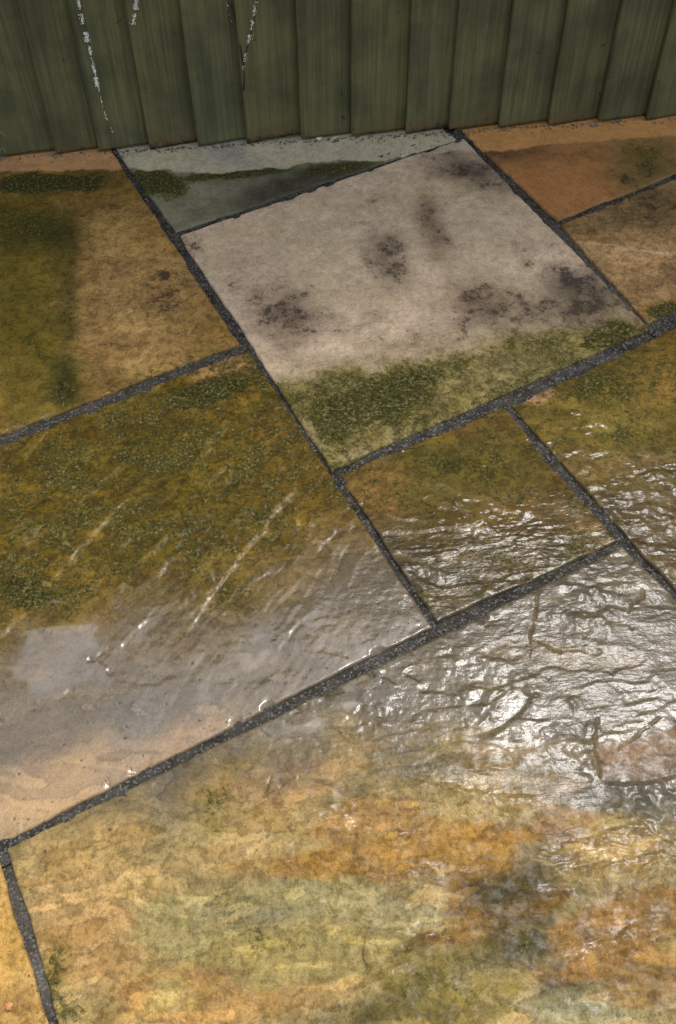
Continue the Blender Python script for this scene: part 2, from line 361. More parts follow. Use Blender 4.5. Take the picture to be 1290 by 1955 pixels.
SLABS = []
GROW = .0065
def slab(label, corners, base, paint, res=.0030, thick=.028, wob=.0032, dz=0.0, tilt=(0, 0)):
    """corners: four ground points, in order round the slab. base: two stone colours. paint(V, A): fills colour, masks and relief"""
    C = np.array(corners, float)
    for i in range(4):
        e1 = C[i]-C[(i+1) % 4]; e2 = C[i]-C[(i-1) % 4]
        corners[i] = C[i]+GROW*(e1/np.hypot(*e1)+e2/np.hypot(*e2))
    C = np.array(corners, float)
    Lu = (np.hypot(*(C[1]-C[0]))+np.hypot(*(C[2]-C[3])))/2; Lv = (np.hypot(*(C[3]-C[0]))+np.hypot(*(C[2]-C[1])))/2
    def ts(L):
        n = max(6, int(L/res)); e = np.array([0, .0012, .0028, .005])/L
        mid = np.linspace(.009/L, 1-.009/L, n); return np.r_[e, mid, 1-e[::-1]]
    tu, tv = ts(Lu), ts(Lv); nu, nv = len(tu), len(tv)
    U, Vv = np.meshgrid(tu, tv, indexing='ij'); U = U.ravel(); Vv = Vv.ravel()
    P = ((1-U)*(1-Vv))[:, None]*C[0]+(U*(1-Vv))[:, None]*C[1]+(U*Vv)[:, None]*C[2]+((1-U)*Vv)[:, None]*C[3]
    s = len(SLABS)*23+5
    # hand-dressed edges wander and are chipped
    eu = (C[1]-C[0])/np.hypot(*(C[1]-C[0])); ev = (C[3]-C[0])/np.hypot(*(C[3]-C[0]))
    for t, L, e, q in ((U, Lu, eu, 0), (Vv, Lv, ev, 1)):
        d0 = t*L; d1 = (1-t)*L
        w = wob*fbm(P[:, 0]*9, P[:, 1]*9, s+q, 5)+wob*.35*noise(P[:, 0]*70, P[:, 1]*70, s+q+3)
        P = P+e*(w*np.exp(-d0/.03)+w*np.exp(-d1/.03))[:, None]
    d = np.minimum(np.minimum(U*Lu, (1-U)*Lu), np.minimum(Vv*Lv, (1-Vv)*Lv))
    n = len(P)
    A = dict(tint=None, moss=np.zeros(n), dirt=np.zeros(n), film=np.zeros(n), riven=np.zeros(n), mottle=np.full(n, .8), puddle=np.zeros(n), z=np.zeros(n), s=s)
    f = sst(-.35, .35, fbm(P[:, 0]*5, P[:, 1]*5, s+7, 5))[:, None]
    A['tint'] = np.array(base[0])*(1-f)+np.array(base[1])*f
    A['z'] = .0012*fbm(P[:, 0]*3, P[:, 1]*3, s+8, 3)+.0007*fbm(P[:, 0]*16, P[:, 1]*16, s+9, 4)
    paint(P, A)
    mk = sst(.3, .8, A['moss']+.9*fbm(P[:, 0]*62, P[:, 1]*62, s+14, 3)); A['z'] += mk*sst(.5, .72, A['moss'])*(.0004+.0012*np.abs(noise(P[:, 0]*150, P[:, 1]*150, s+15)))
    z = A['z']+dz+tilt[0]*(U-.5)*Lu+tilt[1]*(Vv-.5)*Lv
    r = .0028+.0016*np.clip(fbm(P[:, 0]*12, P[:, 1]*12, s+11, 3), -.6, 1)
    k = np.clip(d/r, 0, 1); z = z-r*(1-np.sqrt(np.clip(1-(1-k)**2, 0, 1)))*.9
    chip = sst(.16, .42, fbm(P[:, 0]*26, P[:, 1]*26, s+12, 3))*np.exp(-(d/.007)**2); z = z-chip*.004
    V3 = np.c_[P, z]
    ring = np.r_[np.arange(nu)*nv, (nu-1)*nv+np.arange(1, nv), np.arange(nu-2, -1, -1)*nv+nv-1, np.arange(nv-2, 0, -1)]
    sk = V3[ring].copy(); sk[:, 2] = -thick
    r2 = np.roll(np.arange(len(ring)), -1)
    Vall = np.r_[V3, sk]
    fs = np.r_[grid_faces(nu, nv), np.c_[ring, n+np.arange(len(ring)), n+r2, ring[r2]]]
    # make sure faces look up
    a, b, c_ = V3[fs[0][0]], V3[fs[0][1]], V3[fs[0][3]]
    if np.cross(b-a, c_-a)[2] < 0: fs = fs[:, ::-1]
    me = mesh_np('paving_slab', Vall, fs)
    for kname in ('tint', 'moss', 'dirt', 'film', 'riven', 'puddle', 'mottle'):
        v = A[kname]; v = np.clip(v, 0, 1.5); attr(me, kname, np.concatenate([v, v[ring]]))
    o = link('paving_slab', me, patio, STONE); SLABS.append(o)
    if label: o['label'] = label
    return o

def add(A, key, m, k=1.0): A[key] = np.maximum(A[key], m*k)
def pool(A, V, m, level):
    """standing water: flattens the stone below its level"""
    w = m*sst(0, .0011, level-A['z']); A['film'] = np.maximum(A['film'], w); A['puddle'] = np.maximum(A['puddle'], w); A['z'] = np.where(m > .5, np.maximum(A['z'], level), A['z'])

DRY = [(-400, 350), (0, 330), (120, 328), (220, 322), (240, 322), (400, 332), (520, 322), (640, 308), (750, 304), (860, 288), (960, 290), (1060, 276), (1200, 263), (1290, 262), (1600, 240)]
# ------- the slabs in the photograph
def p_left_top(V, A):
    s = A['s']; dry = 1-below(V, DRY, .004, .012, 22, 3)
    A['film'] = .75*(1-dry); A['mottle'] = .8-.5*dry
    tint(A, blob(V, 50, 560, 115, 270, 0, .5, .35), (.12, .10, .014), .8)
    tint(A, blob(V, 260, 560, 140, 170, 0, .6), (.33, .22, .10), .85); tint(A, blob(V, 220, 440, 80, 40, 0, .8), (.34, .23, .09), .7)
    tint(A, dry, (.36, .20, .10), .8)
    add(A, 'moss', blob(V, 100, 350, 160, 26, 0, .6), .75)
    add(A, 'moss', blob(V, 30, 430, 120, 70, 0, .8), .55)
    add(A, 'moss', blob(V, 40, 640, 110, 190, 0, .9), .34)
    add(A, 'moss', blob(V, 131, 560, 24, 190, 0, 1., .5), .5); tint(A, blob(V, 131, 560, 22, 200, 0, 1., .9, 20), (.045, .05, .010), .55)
    add(A, 'moss', blob(V, 125, 740, 34, 50, 0, .7), .62); tint(A, blob(V, 120, 740, 36, 50, 0, .9, .8, 20), (.035, .042, .009), .7)
    add(A, 'moss', blob(V, 300, 720, 200, 30, -18, .8), .5)
    add(A, 'dirt', blob(V, 310, 560, 95, 75, 20, .9), .60); add(A, 'dirt', blob(V, 180, 540, 60, 120, 0, 1.), .40); add(A, 'dirt', blob(V, 313, 527, 18, 14, 0, .6), .8)
    add(A, 'dirt', blob(V, 285, 580, 22, 16, 0, .6), .6)
    add(A, 'dirt', blob(V, 110, 440, 60, 50, 0, .9), .45); tint(A, blob(V, 95, 445, 60, 44, 0, .9), (.05, .048, .014), .75); add(A, 'dirt', blob(V, 220, 660, 130, 26, -10, .9), .5); add(A, 'dirt', blob(V, 200, 400, 110, 30, 0, .9), .45)
    A['moss'] *= (1-dry); A['dirt'] *= (1-.7*dry)
    A['z'] += ledge(V, [(210, 578), (180, 580), (140, 585), (120, 580)], .0012, .03, s)
    A['z'] += ledge(V, [(150, 380), (140, 470), (146, 560), (150, 660), (152, 770)], .0012, .05, s+2)
    A['riven'] += .12; layers(A, V, s, .09)
def p_grey_top(V, A):
    s = A['s']; dry = 1-below(V, DRY, .003, .014, 24, 5)
    A['film'] = .7*(1-dry); A['mottle'][:] = .4
    tint(A, dry, (.33, .305, .235), .9); tint(A, blob(V, 430, 292, 60, 26, 20, .6)*dry, (.20, .20, .21), .7)
    tint(A, blob(V, 370, 385, 70, 50, 10, .6)*(1-dry), (.155, .155, .115), .8)
    tint(A, blob(V, 590, 350, 190, 34, -16, .5)*(1-dry), (.05, .05, .038), .85)
    add(A, 'moss', blob(V, 300, 345, 75, 32, 25, .6), .78); add(A, 'moss', blob(V, 450, 332, 180, 14, -5, .8), .7)
    add(A, 'moss', blob(V, 640, 320, 120, 16, -6, .8), .66)
    add(A, 'dirt', blob(V, 560, 350, 120, 30, -12, .8), .5); add(A, 'dirt', blob(V, 355, 375, 35, 30, 0, .9), .5)
    A['moss'] *= (1-dry); A['dirt'] *= (1-.8*dry)
    A['z'] += ledge(V, [(470, 400), (440, 370), (405, 345), (390, 330)], .0022, .1, s)
    A['riven'] += .1
def p_tan(V, A):
    s = A['s']; dry = 1-below(V, DRY, .003, .010, 24, 8)
    A['film'] += .10; A['mottle'][:] = .38
    tint(A, blob(V, 610, 480, 220, 120, -10, .8), (.355, .29, .215), .6)
    tint(A, blob(V, 900, 420, 140, 110, 20, .8), (.32, .26, .185), .5)
    tint(A, blob(V, 480, 560, 90, 110, 10, .8), (.31, .245, .20), .6)
    mb = below(V, [(400, 735), (520, 715), (640, 700), (760, 690), (860, 672), (960, 645), (1060, 628), (1160, 615), (1260, 600)], .035, .035, 16, 4)
    A['film'] = np.maximum(A['film'], .4*mb)
    tint(A, mb, (.15, .13, .055), .8)
    A['mottle'] += .6*mb; add(A, 'moss', mb, .52); add(A, 'moss', mb*blob(V, 720, 770, 280, 90, -22, .9), .70); add(A, 'moss', mb*blob(V, 1160, 640, 90, 30, -20, .7), .74)
    A['moss'] += .03*mb; A['moss'] -= .35*blob(V, 598, 836, 14, 50, -30, .8, .6)+.35*blob(V, 690, 862, 50, 9, -22, .8, .6)+.12*blob(V, 930, 720, 120, 40, -20, .8)
    for (x, y, rx, ry, a, k) in ((550, 605, 75, 55, 15, .56), (735, 490, 42, 62, -20, .55), (825, 435, 28, 60, -22, .46), (925, 580, 65, 40, 8, .60),
                                 (1125, 565, 85, 50, 10, .62), (900, 325, 95, 34, 18, .50), (1000, 500, 20, 50, -15, .40), (480, 555, 60, 45, 0, .38), (800, 330, 120, 18, -14, .36), (1000, 605, 230, 55, -6, .46), (1080, 510, 60, 60, 0, .42), (640, 620, 120, 40, -6, .38), (700, 400, 60, 50, -20, .34), (370, 470, 30, 26, 0, .5)):
        add(A, 'dirt', blob(V, x, y, rx*1.2, ry*1.2, a, 1.0, 1.0, 24), k+.12)
    tint(A, blob(V, 1120, 565, 100, 60, 10, .9), (.065, .056, .045), .85); tint(A, blob(V, 900, 325, 110, 36, 18, .9), (.08, .062, .05), .8)
    tint(A, blob(V, 550, 610, 80, 50, 10, .9), (.10, .07, .052), .7); tint(A, blob(V, 925, 580, 80, 40, 8, .9), (.10, .07, .052), .7)
    tint(A, blob(V, 825, 430, 30, 70, -22, .9), (.12, .075, .055), .7)
    tint(A, blob(V, 735, 490, 40, 70, -20, .9), (.13, .095, .075), .6); tint(A, blob(V, 1060, 600, 170, 40, -8, 1.), (.14, .115, .075), .6); tint(A, blob(V, 850, 660, 220, 30, -8, 1.), (.19, .155, .10), .6)
    layers(A, V, s, .05, .8); A['z'] += riven(V, s, .8)*.10
    tint(A, dry, (.34, .31, .25), .7); A['dirt'] *= (1-.7*dry)
    A['z'] *= .7
    A['z'] += ledge(V, [(470, 530), (430, 528), (395, 520), (360, 510)], .0010, .03, s)+ledge(V, [(610, 580), (560, 575), (520, 560)], .0008, .03, s+1)
def p_orange_top(V, A):
    s = A['s']; dry = 1-below(V, DRY, .003, .010, 24, 8)
    A['film'] = .5*(1-dry); A['mottle'][:] = .35
    tint(A, blob(V, 1060, 350, 120, 70, 0, .6), (.28, .135, .055), .8)
    tint(A, dry, (.37, .195, .075), .85)
    tint(A, blob(V, 1240, 320, 90, 70, 0, .6)*(1-dry), (.12, .095, .035), .8)
    add(A, 'dirt', blob(V, 960, 292, 90, 22, 0, .9), .6); tint(A, blob(V, 960, 292, 100, 20, 0, .9)*(1-dry), (.09, .055, .03), .7); add(A, 'dirt', blob(V, 1210, 335, 80, 34, -20, .9), .66); add(A, 'dirt', blob(V, 1100, 300, 120, 24, -6, .9), .48)
    add(A, 'moss', blob(V, 1235, 300, 70, 36, 20, .9), .52); A['moss'] *= (1-dry); A['dirt'] *= (1-.7*dry)
def p_brown_right(V, A):
    s = A['s']; A['film'] += .45
    tint(A, blob(V, 1190, 505, 130, 60, 10, .7), (.36, .235, .13), .8)
    layers(A, V, s, .1); add(A, 'dirt', blob(V, 1230, 400, 110, 55, -15, .8), .58); add(A, 'dirt', blob(V, 1260, 530, 80, 40, 0, .8), .52); add(A, 'dirt', blob(V, 1150, 440, 60, 30, 0, .9), .5)
    tint(A, blob(V, 1230, 395, 110, 45, -15, .8), (.14, .105, .055), .7)
    add(A, 'moss', blob(V, 1285, 600, 60, 26, 0, .6), .85)
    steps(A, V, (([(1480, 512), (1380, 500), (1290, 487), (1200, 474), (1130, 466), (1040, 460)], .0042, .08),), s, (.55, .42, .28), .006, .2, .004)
def p_olive_right(V, A):
    s = A['s']; A['film'] += .85; layers(A, V, s, .2)
    tint(A, blob(V, 1190, 810, 160, 120, 20, .7), (.15, .125, .035), .7); tint(A, blob(V, 1260, 740, 70, 60, 0, .7), (.21, .14, .045), .7)
    tint(A, blob(V, 1180, 885, 120, 16, -8, .7), (.24, .17, .08), .7); tint(A, blob(V, 1120, 880, 90, 40, 30, .7), (.17, .115, .04), .6)
    tint(A, blob(V, 1030, 755, 30, 14, -20, .5), (.34, .22, .16), .9)
    tint(A, below(V, [(900, 930), (1290, 920), (1600, 900)], .08, .05, 9, 2), (.095, .075, .045), .75)
    A['moss'] += .44*(1-below(V, [(900, 930), (1290, 920), (1600, 900)], .08, .05, 9, 2)); add(A, 'moss', blob(V, 1140, 740, 170, 60, -10, .9), .6); add(A, 'moss', blob(V, 1200, 830, 110, 34, 0, .9), .55); add(A, 'moss', blob(V, 1200, 1000, 60, 40, 20, .9), .4)
    R = below(V, [(900, 870), (1290, 850), (1700, 830)], .06, .03, 10, 6); A['riven'] += .25+.75*R
    A['z'] += (riven(V, s)*.8+wrinkle(V, s)*R)*(.25+.75*R)
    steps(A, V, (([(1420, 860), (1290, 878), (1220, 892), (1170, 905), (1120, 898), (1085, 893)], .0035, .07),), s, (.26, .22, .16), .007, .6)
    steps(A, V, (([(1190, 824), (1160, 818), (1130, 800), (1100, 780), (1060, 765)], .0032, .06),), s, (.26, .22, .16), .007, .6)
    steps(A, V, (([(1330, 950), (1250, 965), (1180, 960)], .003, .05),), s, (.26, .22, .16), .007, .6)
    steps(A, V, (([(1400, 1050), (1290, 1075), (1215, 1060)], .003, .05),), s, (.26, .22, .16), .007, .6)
def p_small(V, A):
    s = A['s']; A['film'] += .9; layers(A, V, s, .2)
    tint(A, blob(V, 880, 900, 190, 80, 0, .7), (.10, .085, .022), .8); tint(A, blob(V, 720, 930, 60, 60, 20, .7), (.20, .12, .05), .7)
    tint(A, blob(V, 980, 970, 100, 40, 20, .8), (.17, .11, .035), .6)
    tint(A, below(V, [(600, 1030), (850, 1040), (1200, 1000)], .09, .05, 9, 2), (.085, .07, .05), .75)
    tint(A, blob(V, 1120, 1000, 60, 40, 30, .7), (.20, .14, .085), .7)
    A['moss'] += .42; add(A, 'moss', blob(V, 900, 890, 150, 60, 0, .9), .62); add(A, 'moss', blob(V, 760, 920, 90, 50, 0, .9), .36)
    R = below(V, [(600, 1000), (760, 985), (900, 965), (1010, 955), (1200, 930)], .07, .03, 10, 6); A['riven'] += .15+.85*R
    A['z'] += riven(V, s)*(.15+.5*R)+wrinkle(V, s)*R*.85
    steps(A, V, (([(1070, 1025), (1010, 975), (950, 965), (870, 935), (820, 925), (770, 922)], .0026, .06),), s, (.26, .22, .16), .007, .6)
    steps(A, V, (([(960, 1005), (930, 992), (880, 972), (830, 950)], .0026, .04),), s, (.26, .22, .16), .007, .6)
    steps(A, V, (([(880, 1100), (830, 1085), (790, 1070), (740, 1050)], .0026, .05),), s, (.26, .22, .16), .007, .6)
    A['z'] -= .0012*blob(V, 860, 1140, 60, 30, 0, .8)
def p_left_big(V, A):
    s = A['s']; low = below(V, [(-500, 1330), (0, 1250), (180, 1190), (400, 1165), (600, 1080), (720, 1010), (900, 930)], .09, .06, 8, 3)
    A['film'] += .42+.48*low; A['mottle'] = 1-.75*low
    tint(A, blob(V, 250, 950, 330, 210, -10, .8), (.112, .080, .011), .85); tint(A, blob(V, 600, 900, 80, 170, -30, .8), (.14, .085, .018), .6)
    tint(A, blob(V, 420, 700, 70, 24, -18, .6), (.30, .18, .10), .8)
    tint(A, low, (.115, .095, .075), .85)
    tint(A, blob(V, 120, 1500, 210, 70, -25, .8), (.31, .205, .105), .85); tint(A, blob(V, 330, 1420, 160, 40, -25, .9), (.27, .18, .10), .6)
    tint(A, blob(V, 250, 1400, 60, 90, 35, .8), (.115, .105, .095), .6)
    A['moss'] += .52*(1-low); add(A, 'moss', blob(V, 280, 850, 330, 130, -15, .9), .56); add(A, 'moss', blob(V, 400, 750, 130, 45, -15, .7), .74); add(A, 'moss', blob(V, 60, 1130, 90, 60, 0, .7), .7)
    add(A, 'moss', blob(V, 470, 1130, 110, 60, -30, .8), .62); add(A, 'moss', blob(V, 300, 1020, 220, 120, -30, 1.), .44); add(A, 'moss', blob(V, 480, 960, 160, 70, -40, 1.), .46)
    A['moss'] *= (1-.8*low)
    add(A, 'dirt', blob(V, 880/2, 745, 60, 30, -20, .9), .4)
    rr = blob(V, 730, 1100, 110, 120, 30, .7, .3); A['riven'] += .12+.75*rr
    A['z'] += riven(V, s, .7)*.32*(1-.6*low)+wrinkle(V, s)*rr*.7
    layers(A, V, s, .16, .7)
    dl = G(565, 930)-G(380, 1165); dl = dl/np.hypot(*dl); uu = V @ dl; vv = V @ np.array([-dl[1], dl[0]])
    ln = fbm(uu*7+3*noise(uu*9, vv*9, s+35), (vv+.01*fbm(uu*9, vv*9, s+36, 3))*52, s+33, 4); A['z'] += .0015*ln*(1-.7*low)
    tint(A, sst(.30, .5, ln)*(1-low), (.22, .165, .07), .5); tint(A, sst(.25, .5, -ln)*(1-.8*low), (.045, .036, .012), .5)
    # slanting riven steps
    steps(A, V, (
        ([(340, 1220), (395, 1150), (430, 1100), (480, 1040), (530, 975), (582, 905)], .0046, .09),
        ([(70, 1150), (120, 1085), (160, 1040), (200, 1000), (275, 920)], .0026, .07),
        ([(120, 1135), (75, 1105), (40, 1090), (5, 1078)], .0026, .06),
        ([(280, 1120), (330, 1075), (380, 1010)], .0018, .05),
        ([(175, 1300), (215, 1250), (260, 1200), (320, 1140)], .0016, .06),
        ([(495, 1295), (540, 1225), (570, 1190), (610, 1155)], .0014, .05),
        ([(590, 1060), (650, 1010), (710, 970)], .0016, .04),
        ([(30, 1070), (80, 1020), (120, 975)], .0016, .04)), s, (.30, .26, .19), .005, .3, .0026)  # pale lips: lighter broken stone plus sky reflection painted into the colour
    A['z'] -= .0035*blob(V, 110, 1240, 110, 95, -30, 1.0, .3)+.0018*blob(V, 500, 1225, 90, 80, -30, 1.0, .3)
    pool(A, V, blob(V, 70, 1250, 210, 120, -32, .6, .9, 12), np.percentile(A['z'][blob(V, 70, 1250, 210, 120, -32, .6, .9, 12) > .5], 58))
    m = blob(V, 420, 1240, 230, 90, -25, .5, .25); pool(A, V, m, np.percentile(A['z'][m > .5], 24))
    pits = low*sst(.40, .5, noise(V[:, 0]*120, V[:, 1]*120, s+30))*(1-A['puddle']); A['z'] -= .00025*pits
    add(A, 'dirt', pits, .9); A['puddle'] = np.maximum(A['puddle'], .35*low*(1-rr))
def p_front(V, A):
    s = A['s']; top = 1-below(V, [(0, 1560), (450, 1470), (640, 1420), (760, 1440), (900, 1430), (1100, 1500), (1290, 1560), (1700, 1650)], .07, .07, 9, 3)
    A['film'] += .34+.6*top; A['mottle'] = .75-.35*top
    def z(x, y, rx, ry, a, col, k=.9, soft=.4, warp=.6): tint(A, blob(V, x, y, rx, ry, a, soft*.7, warp*1.5, 7, 0, 3.2), col, k)
    z(230, 1640, 270, 130, -15, (.30, .215, .105), .8, .8); z(400, 1570, 110, 50, -20, (.20, .165, .085), .7)
    z(560, 1490, 130, 50, -20, (.29, .19, .10), .8); z(780, 1625, 270, 58, -4, (.235, .135, .036)); z(690, 1560, 90, 34, -10, (.29, .175, .065), .8)
    z(220, 1780, 150, 90, 10, (.32, .21, .105), .7, .8); z(330, 1890, 190, 60, 0, (.28, .18, .08), .7)
    z(560, 1800, 250, 100, -4, (.225, .198, .098), .9); z(760, 1745, 100, 50, 0, (.245, .215, .125)); z(480, 1740, 130, 22, 0, (.12, .115, .085), .6, .8)
    z(860, 1885, 180, 85, -24, (.135, .108, .036), .95, .25); z(690, 1930, 110, 30, -10, (.10, .085, .035), .7)
    z(960, 1720, 150, 75, 8, (.15, .085, .024), .9, .3); tint(A, np.maximum(blob(V, 1005, 1700, 55, 100, 14, .9, .9, 16), blob(V, 950, 1700, 70, 34, 0, 1., .9, 16)), (.052, .046, .022), .85)
    tint(A, np.maximum(blob(V, 1020, 1800, 75, 60, 30, .8, .9, 16), blob(V, 1055, 1870, 45, 70, 20, .9, .9, 16)), (.050, .042, .024), .85)
    z(1190, 1770, 140, 90, 0, (.205, .12, .042), .9); z(1130, 1910, 110, 44, 0, (.20, .19, .115), .8); z(1240, 1900, 90, 50, 0, (.18, .11, .040), .8)
    tint(A, top, (.088, .077, .064), .88)
    pk = blob(V, 1240, 1442, 105, 50, -12, .35, .7, 16); tint(A, pk, (.18, .122, .09), .7); z(1080, 1555, 64, 56, 0, (.19, .12, .07), .6)
    z(1200, 1530, 115, 34, 0, (.085, .078, .062), .85); tint(A, blob(V, 800, 1450, 95, 40, 0, 1., .9, 14), (.066, .060, .038), .6); z(940, 1450, 80, 40, 0, (.17, .115, .055), .6)
    g_ = A['tint'].mean(1, keepdims=True); A['tint'] = (g_+(A['tint']-g_)*1.02)*np.array([1.0, .97, .86])*(1.12-.16*top)[:, None]; layers(A, V, s, .18, .9)
    for (x, y, rx, ry, k) in ((850, 1890, 180, 70, .42), (1000, 1690, 60, 70, .5), (410, 1530, 50, 90, .42), (100, 1850, 34, 120, .56), (180, 1935, 130, 22, .54), (560, 1800, 220, 70, .34), (1010, 1810, 60, 60, .42)):
        add(A, 'moss', blob(V, x, y, rx, ry, 0, .9, .6), k)
    for (x, y, rx, ry, k) in ((200, 1690, 150, 60, .36), (400, 1750, 260, 50, .42), (60, 1680, 40, 60, .44), (560, 1840, 200, 40, .34), (1000, 1690, 60, 60, .5), (750, 1560, 90, 40, .3)):
        add(A, 'dirt', blob(V, x, y, rx, ry, 0, .9, .6), k)
    rt = np.maximum.reduce([blob(V, 1110, 1220, 330, 180, -10, .8, .5)*.8, blob(V, 960, 1500, 340, 44, 9, .6), blob(V, 640, 1565, 60, 40, 0, .7), blob(V, 830, 1655, 70, 14, 5, .7), blob(V, 1070, 1695, 70, 12, -4, .7), blob(V, 1230, 1780, 70, 20, 0, .7), blob(V, 770, 1775, 90, 22, 8, .7)*.8, blob(V, 1120, 1900, 110, 50, 0, .8)*.8, blob(V, 1180, 1610, 200, 70, -10, .6), blob(V, 1200, 1760, 150, 100, 0, .8)*.7, blob(V, 650, 1540, 110, 70, 0, .7)*.7, blob(V, 760, 1680, 160, 26, 0, .8)*.7])
    rt *= (1-.85*pk); A['film'] *= (1-.45*pk)
    A['riven'] += .22+.78*rt
    A['film'] = np.minimum(np.maximum(A['film'], .86*rt), 1-.2*rt); A['z'] += riven(V, s, .9)*(.42-.12*rt)+wrinkle(V, s)*rt*(1.8-1.1*top)
    A['z'] += .0005*fbm(V[:, 0]*60, V[:, 1]*90, s+40, 3)*(1-rt)
    steps(A, V, (
        ([(1420, 1480), (1290, 1488), (1240, 1495), (1190, 1502), (1150, 1490), (1130, 1470)], .0050, .12),
        ([(1140, 1490), (1138, 1430), (1140, 1370)], .0035, .05),
        ([(1290, 1620), (1230, 1575), (1200, 1570), (1160, 1590), (1100, 1605), (1040, 1605)], .0042, .05),
        ([(1400, 1600), (1290, 1640), (1200, 1650), (1100, 1655), (990, 1650)], .0038, .05),
        ([(1060, 1520), (960, 1520), (880, 1505), (800, 1490), (740, 1475)], .0040, .06),
        ([(830, 1590), (760, 1585), (700, 1580), (640, 1590)], .0028, .04),
        ([(860, 1668), (800, 1655), (740, 1650)], .0030, .05),
        ([(1120, 1690), (1060, 1695), (1010, 1700)], .0028, .05),
        ([(1270, 1780), (1200, 1775), (1140, 1800), (1090, 1840), (1060, 1890)], .0040, .06),
        ([(690, 1910), (740, 1850), (800, 1810), (860, 1770), (850, 1720)], .0032, .05),
        ([(850, 1790), (780, 1775), (720, 1770)], .0026, .04),
        ([(940, 1400), (960, 1360), (1000, 1330), (1060, 1322)], .0032, .05),
        ([(700, 1375), (715, 1364), (728, 1375), (726, 1398)], .0028, .02),
        ([(1120, 1345), (1100, 1330), (1075, 1340)], .0028, .03),
        ([(1220, 1110), (1150, 1118), (1080, 1120), (1050, 1110)], .0036, .04),
        ([(1180, 1160), (1120, 1170), (1060, 1170)], .0030, .04),
        ([(140, 1880), (170, 1920), (260, 1945), (360, 1950)], .0025, .05),
        ([(560, 1590), (520, 1610), (470, 1640), (420, 1660)], .0022, .04), ([(660, 1480), (600, 1500), (540, 1530)], .0022, .04),
        ([(260, 1660), (240, 1700), (235, 1745)], .002, .03), ([(640, 1730), (700, 1700), (780, 1715)], .0022, .04)), s, None, .016, 1.0)
    m = blob(V, 960, 1358, 72, 24, -42, .5, .3); A['z'] -= .003*m; pm = A['puddle'].copy(); pool(A, V, m, np.percentile(A['z'][m > .5], 72)); A['puddle'] = np.where(m > .05, np.maximum(pm, A['puddle']*.45), A['puddle'])
    m = blob(V, 620, 1330, 150, 60, -25, .5, .25); pool(A, V, m, np.percentile(A['z'][m > .5], 50))
    for k, (pts, w) in enumerate((([(1028, 1120), (1020, 1170), (1015, 1215), (1010, 1255)], .0045), ([(1012, 1220), (1060, 1240), (1140, 1245)], .0035),
                                  ([(1140, 1370), (1136, 1430), (1144, 1480)], .007), ([(1230, 1130), (1200, 1170)], .004), ([(1260, 1370), (1220, 1400), (1145, 1455)], .003),
                                  ([(690, 1790), (700, 1850), (690, 1900)], .002), ([(520, 1480), (500, 1520), (580, 1480)], .002))):
        g = groove(V, pts, w, s+60+k); A['z'] -= .0009*g; tint(A, g, (0.090, 0.061, 0.026), .85); A['film'] *= (1-.5*g)
    pits = sst(.40, .52, noise(V[:, 0]*95, V[:, 1]*95, s+30))*(1-A['puddle']); A['z'] -= .0004*pits; add(A, 'dirt', pits, .5)
def p_ochre(V, A):
    A['film'] += .35; A['riven'] += .15
    add(A, 'dirt', blob(V, 20, 1900, 60, 80, 0, 1.), .34)
def p_plain(V, A):
    A['film'] += .6; A['riven'] += .3; A['z'] += riven(V, A['s'])*.5; add(A, 'moss', np.full(len(V), .3))

g = G
U_ = g(1188, 1050)-g(20, 1622); U_ = U_/np.hypot(*U_)                 # direction of the long joints
V_ = g(812, 1195)-g(468, 675); V_ = V_/np.hypot(*V_)
l1 = g(218, 283); l2 = g(447, 655); a1 = G(0, 825); a1 = l2+(a1-l2)*1.15
ext = .62
slab('olive and orange-brown slab with a green streak, touching the fence', [a1-V_*.90, l2-V_*.90, l2, a1], ((.20, .125, .04), (.15, .10, .03)), p_left_top, dz=.0005)
q1 = g(232, 290); q2 = g(338, 436); q3 = g(862, 264); e = q3-q2
slab('grey-green slab wedge along the foot of the fence', [q1-(q2-q1)*1.6, q1-(q2-q1)*1.6+e, q3, q2], ((.17, .17, .13), (.12, .12, .095)), p_grey_top, dz=-.0005)
slab('pale tan slab with dark blotches and a mossy near edge', [g(352, 452), g(882, 270), g(1230, 627), g(637, 890)], ((.40, .318, .252), (.345, .275, .212)), p_tan, dz=.0015)
r1 = g(902, 262); r2 = g(1066, 414); r3 = g(1290, 326); r3 = r2+(r3-r2)*2.0
slab('rust-orange slab against the fence on the right', [r1-(r2-r1)*.4, r1-(r2-r1)*.4+(r3-r2), r3, r2], ((.26, .14, .06), (.22, .12, .05)), p_orange_top)
s1 = g(1078, 430); s2 = g(1240, 611); s3 = g(1290, 346); s4 = g(1290, 590); k = 2.4
slab('brown-orange slab with a pale ridge, right of the tan slab', [s1, s1+(s3-s1)*k, s2+(s3-s1)*k, s2], ((.25, .16, .08), (.20, .13, .06)), p_brown_right)
o1 = g(986, 776); o2 = g(1250, 651); o3 = g(1194, 1034); o4 = g(1290, 1128)
oe = o1+(o2-o1)*2.1; ob = o3+(o4-o3)*1.7
slab('wet olive slab with wavy ridges, right of the small slab', [o1, oe, ob+(oe-o1), ob], ((.15, .10, .024), (.11, .078, .02)), p_olive_right, res=.0019)
slab('small square olive-brown slab, rippled and shining at its near corner', [g(656, 908), g(960, 786), g(1166, 1031), g(836, 1178)], ((.14, .09, .024), (.11, .075, .022)), p_small, res=.0017)
b1 = g(470, 676); b2 = g(811, 1194); b3 = g(0, 1598); b4 = g(0, 842); wl = .26
c3 = b2+(b3-b2)*(1+wl); c4 = b1+(b4-b1)*(1+wl)
c4 = c3+(b1-b2)
slab('large mossy gold slab with slanting ridges and a puddle', [c4, b1, b2, c3], ((.15, .095, .018), (.11, .075, .014)), p_left_big, res=.0021)
f1 = g(27, 1622); f2 = g(1186, 1052); f3 = g(1290, 1152); f4 = g(127, 1955)
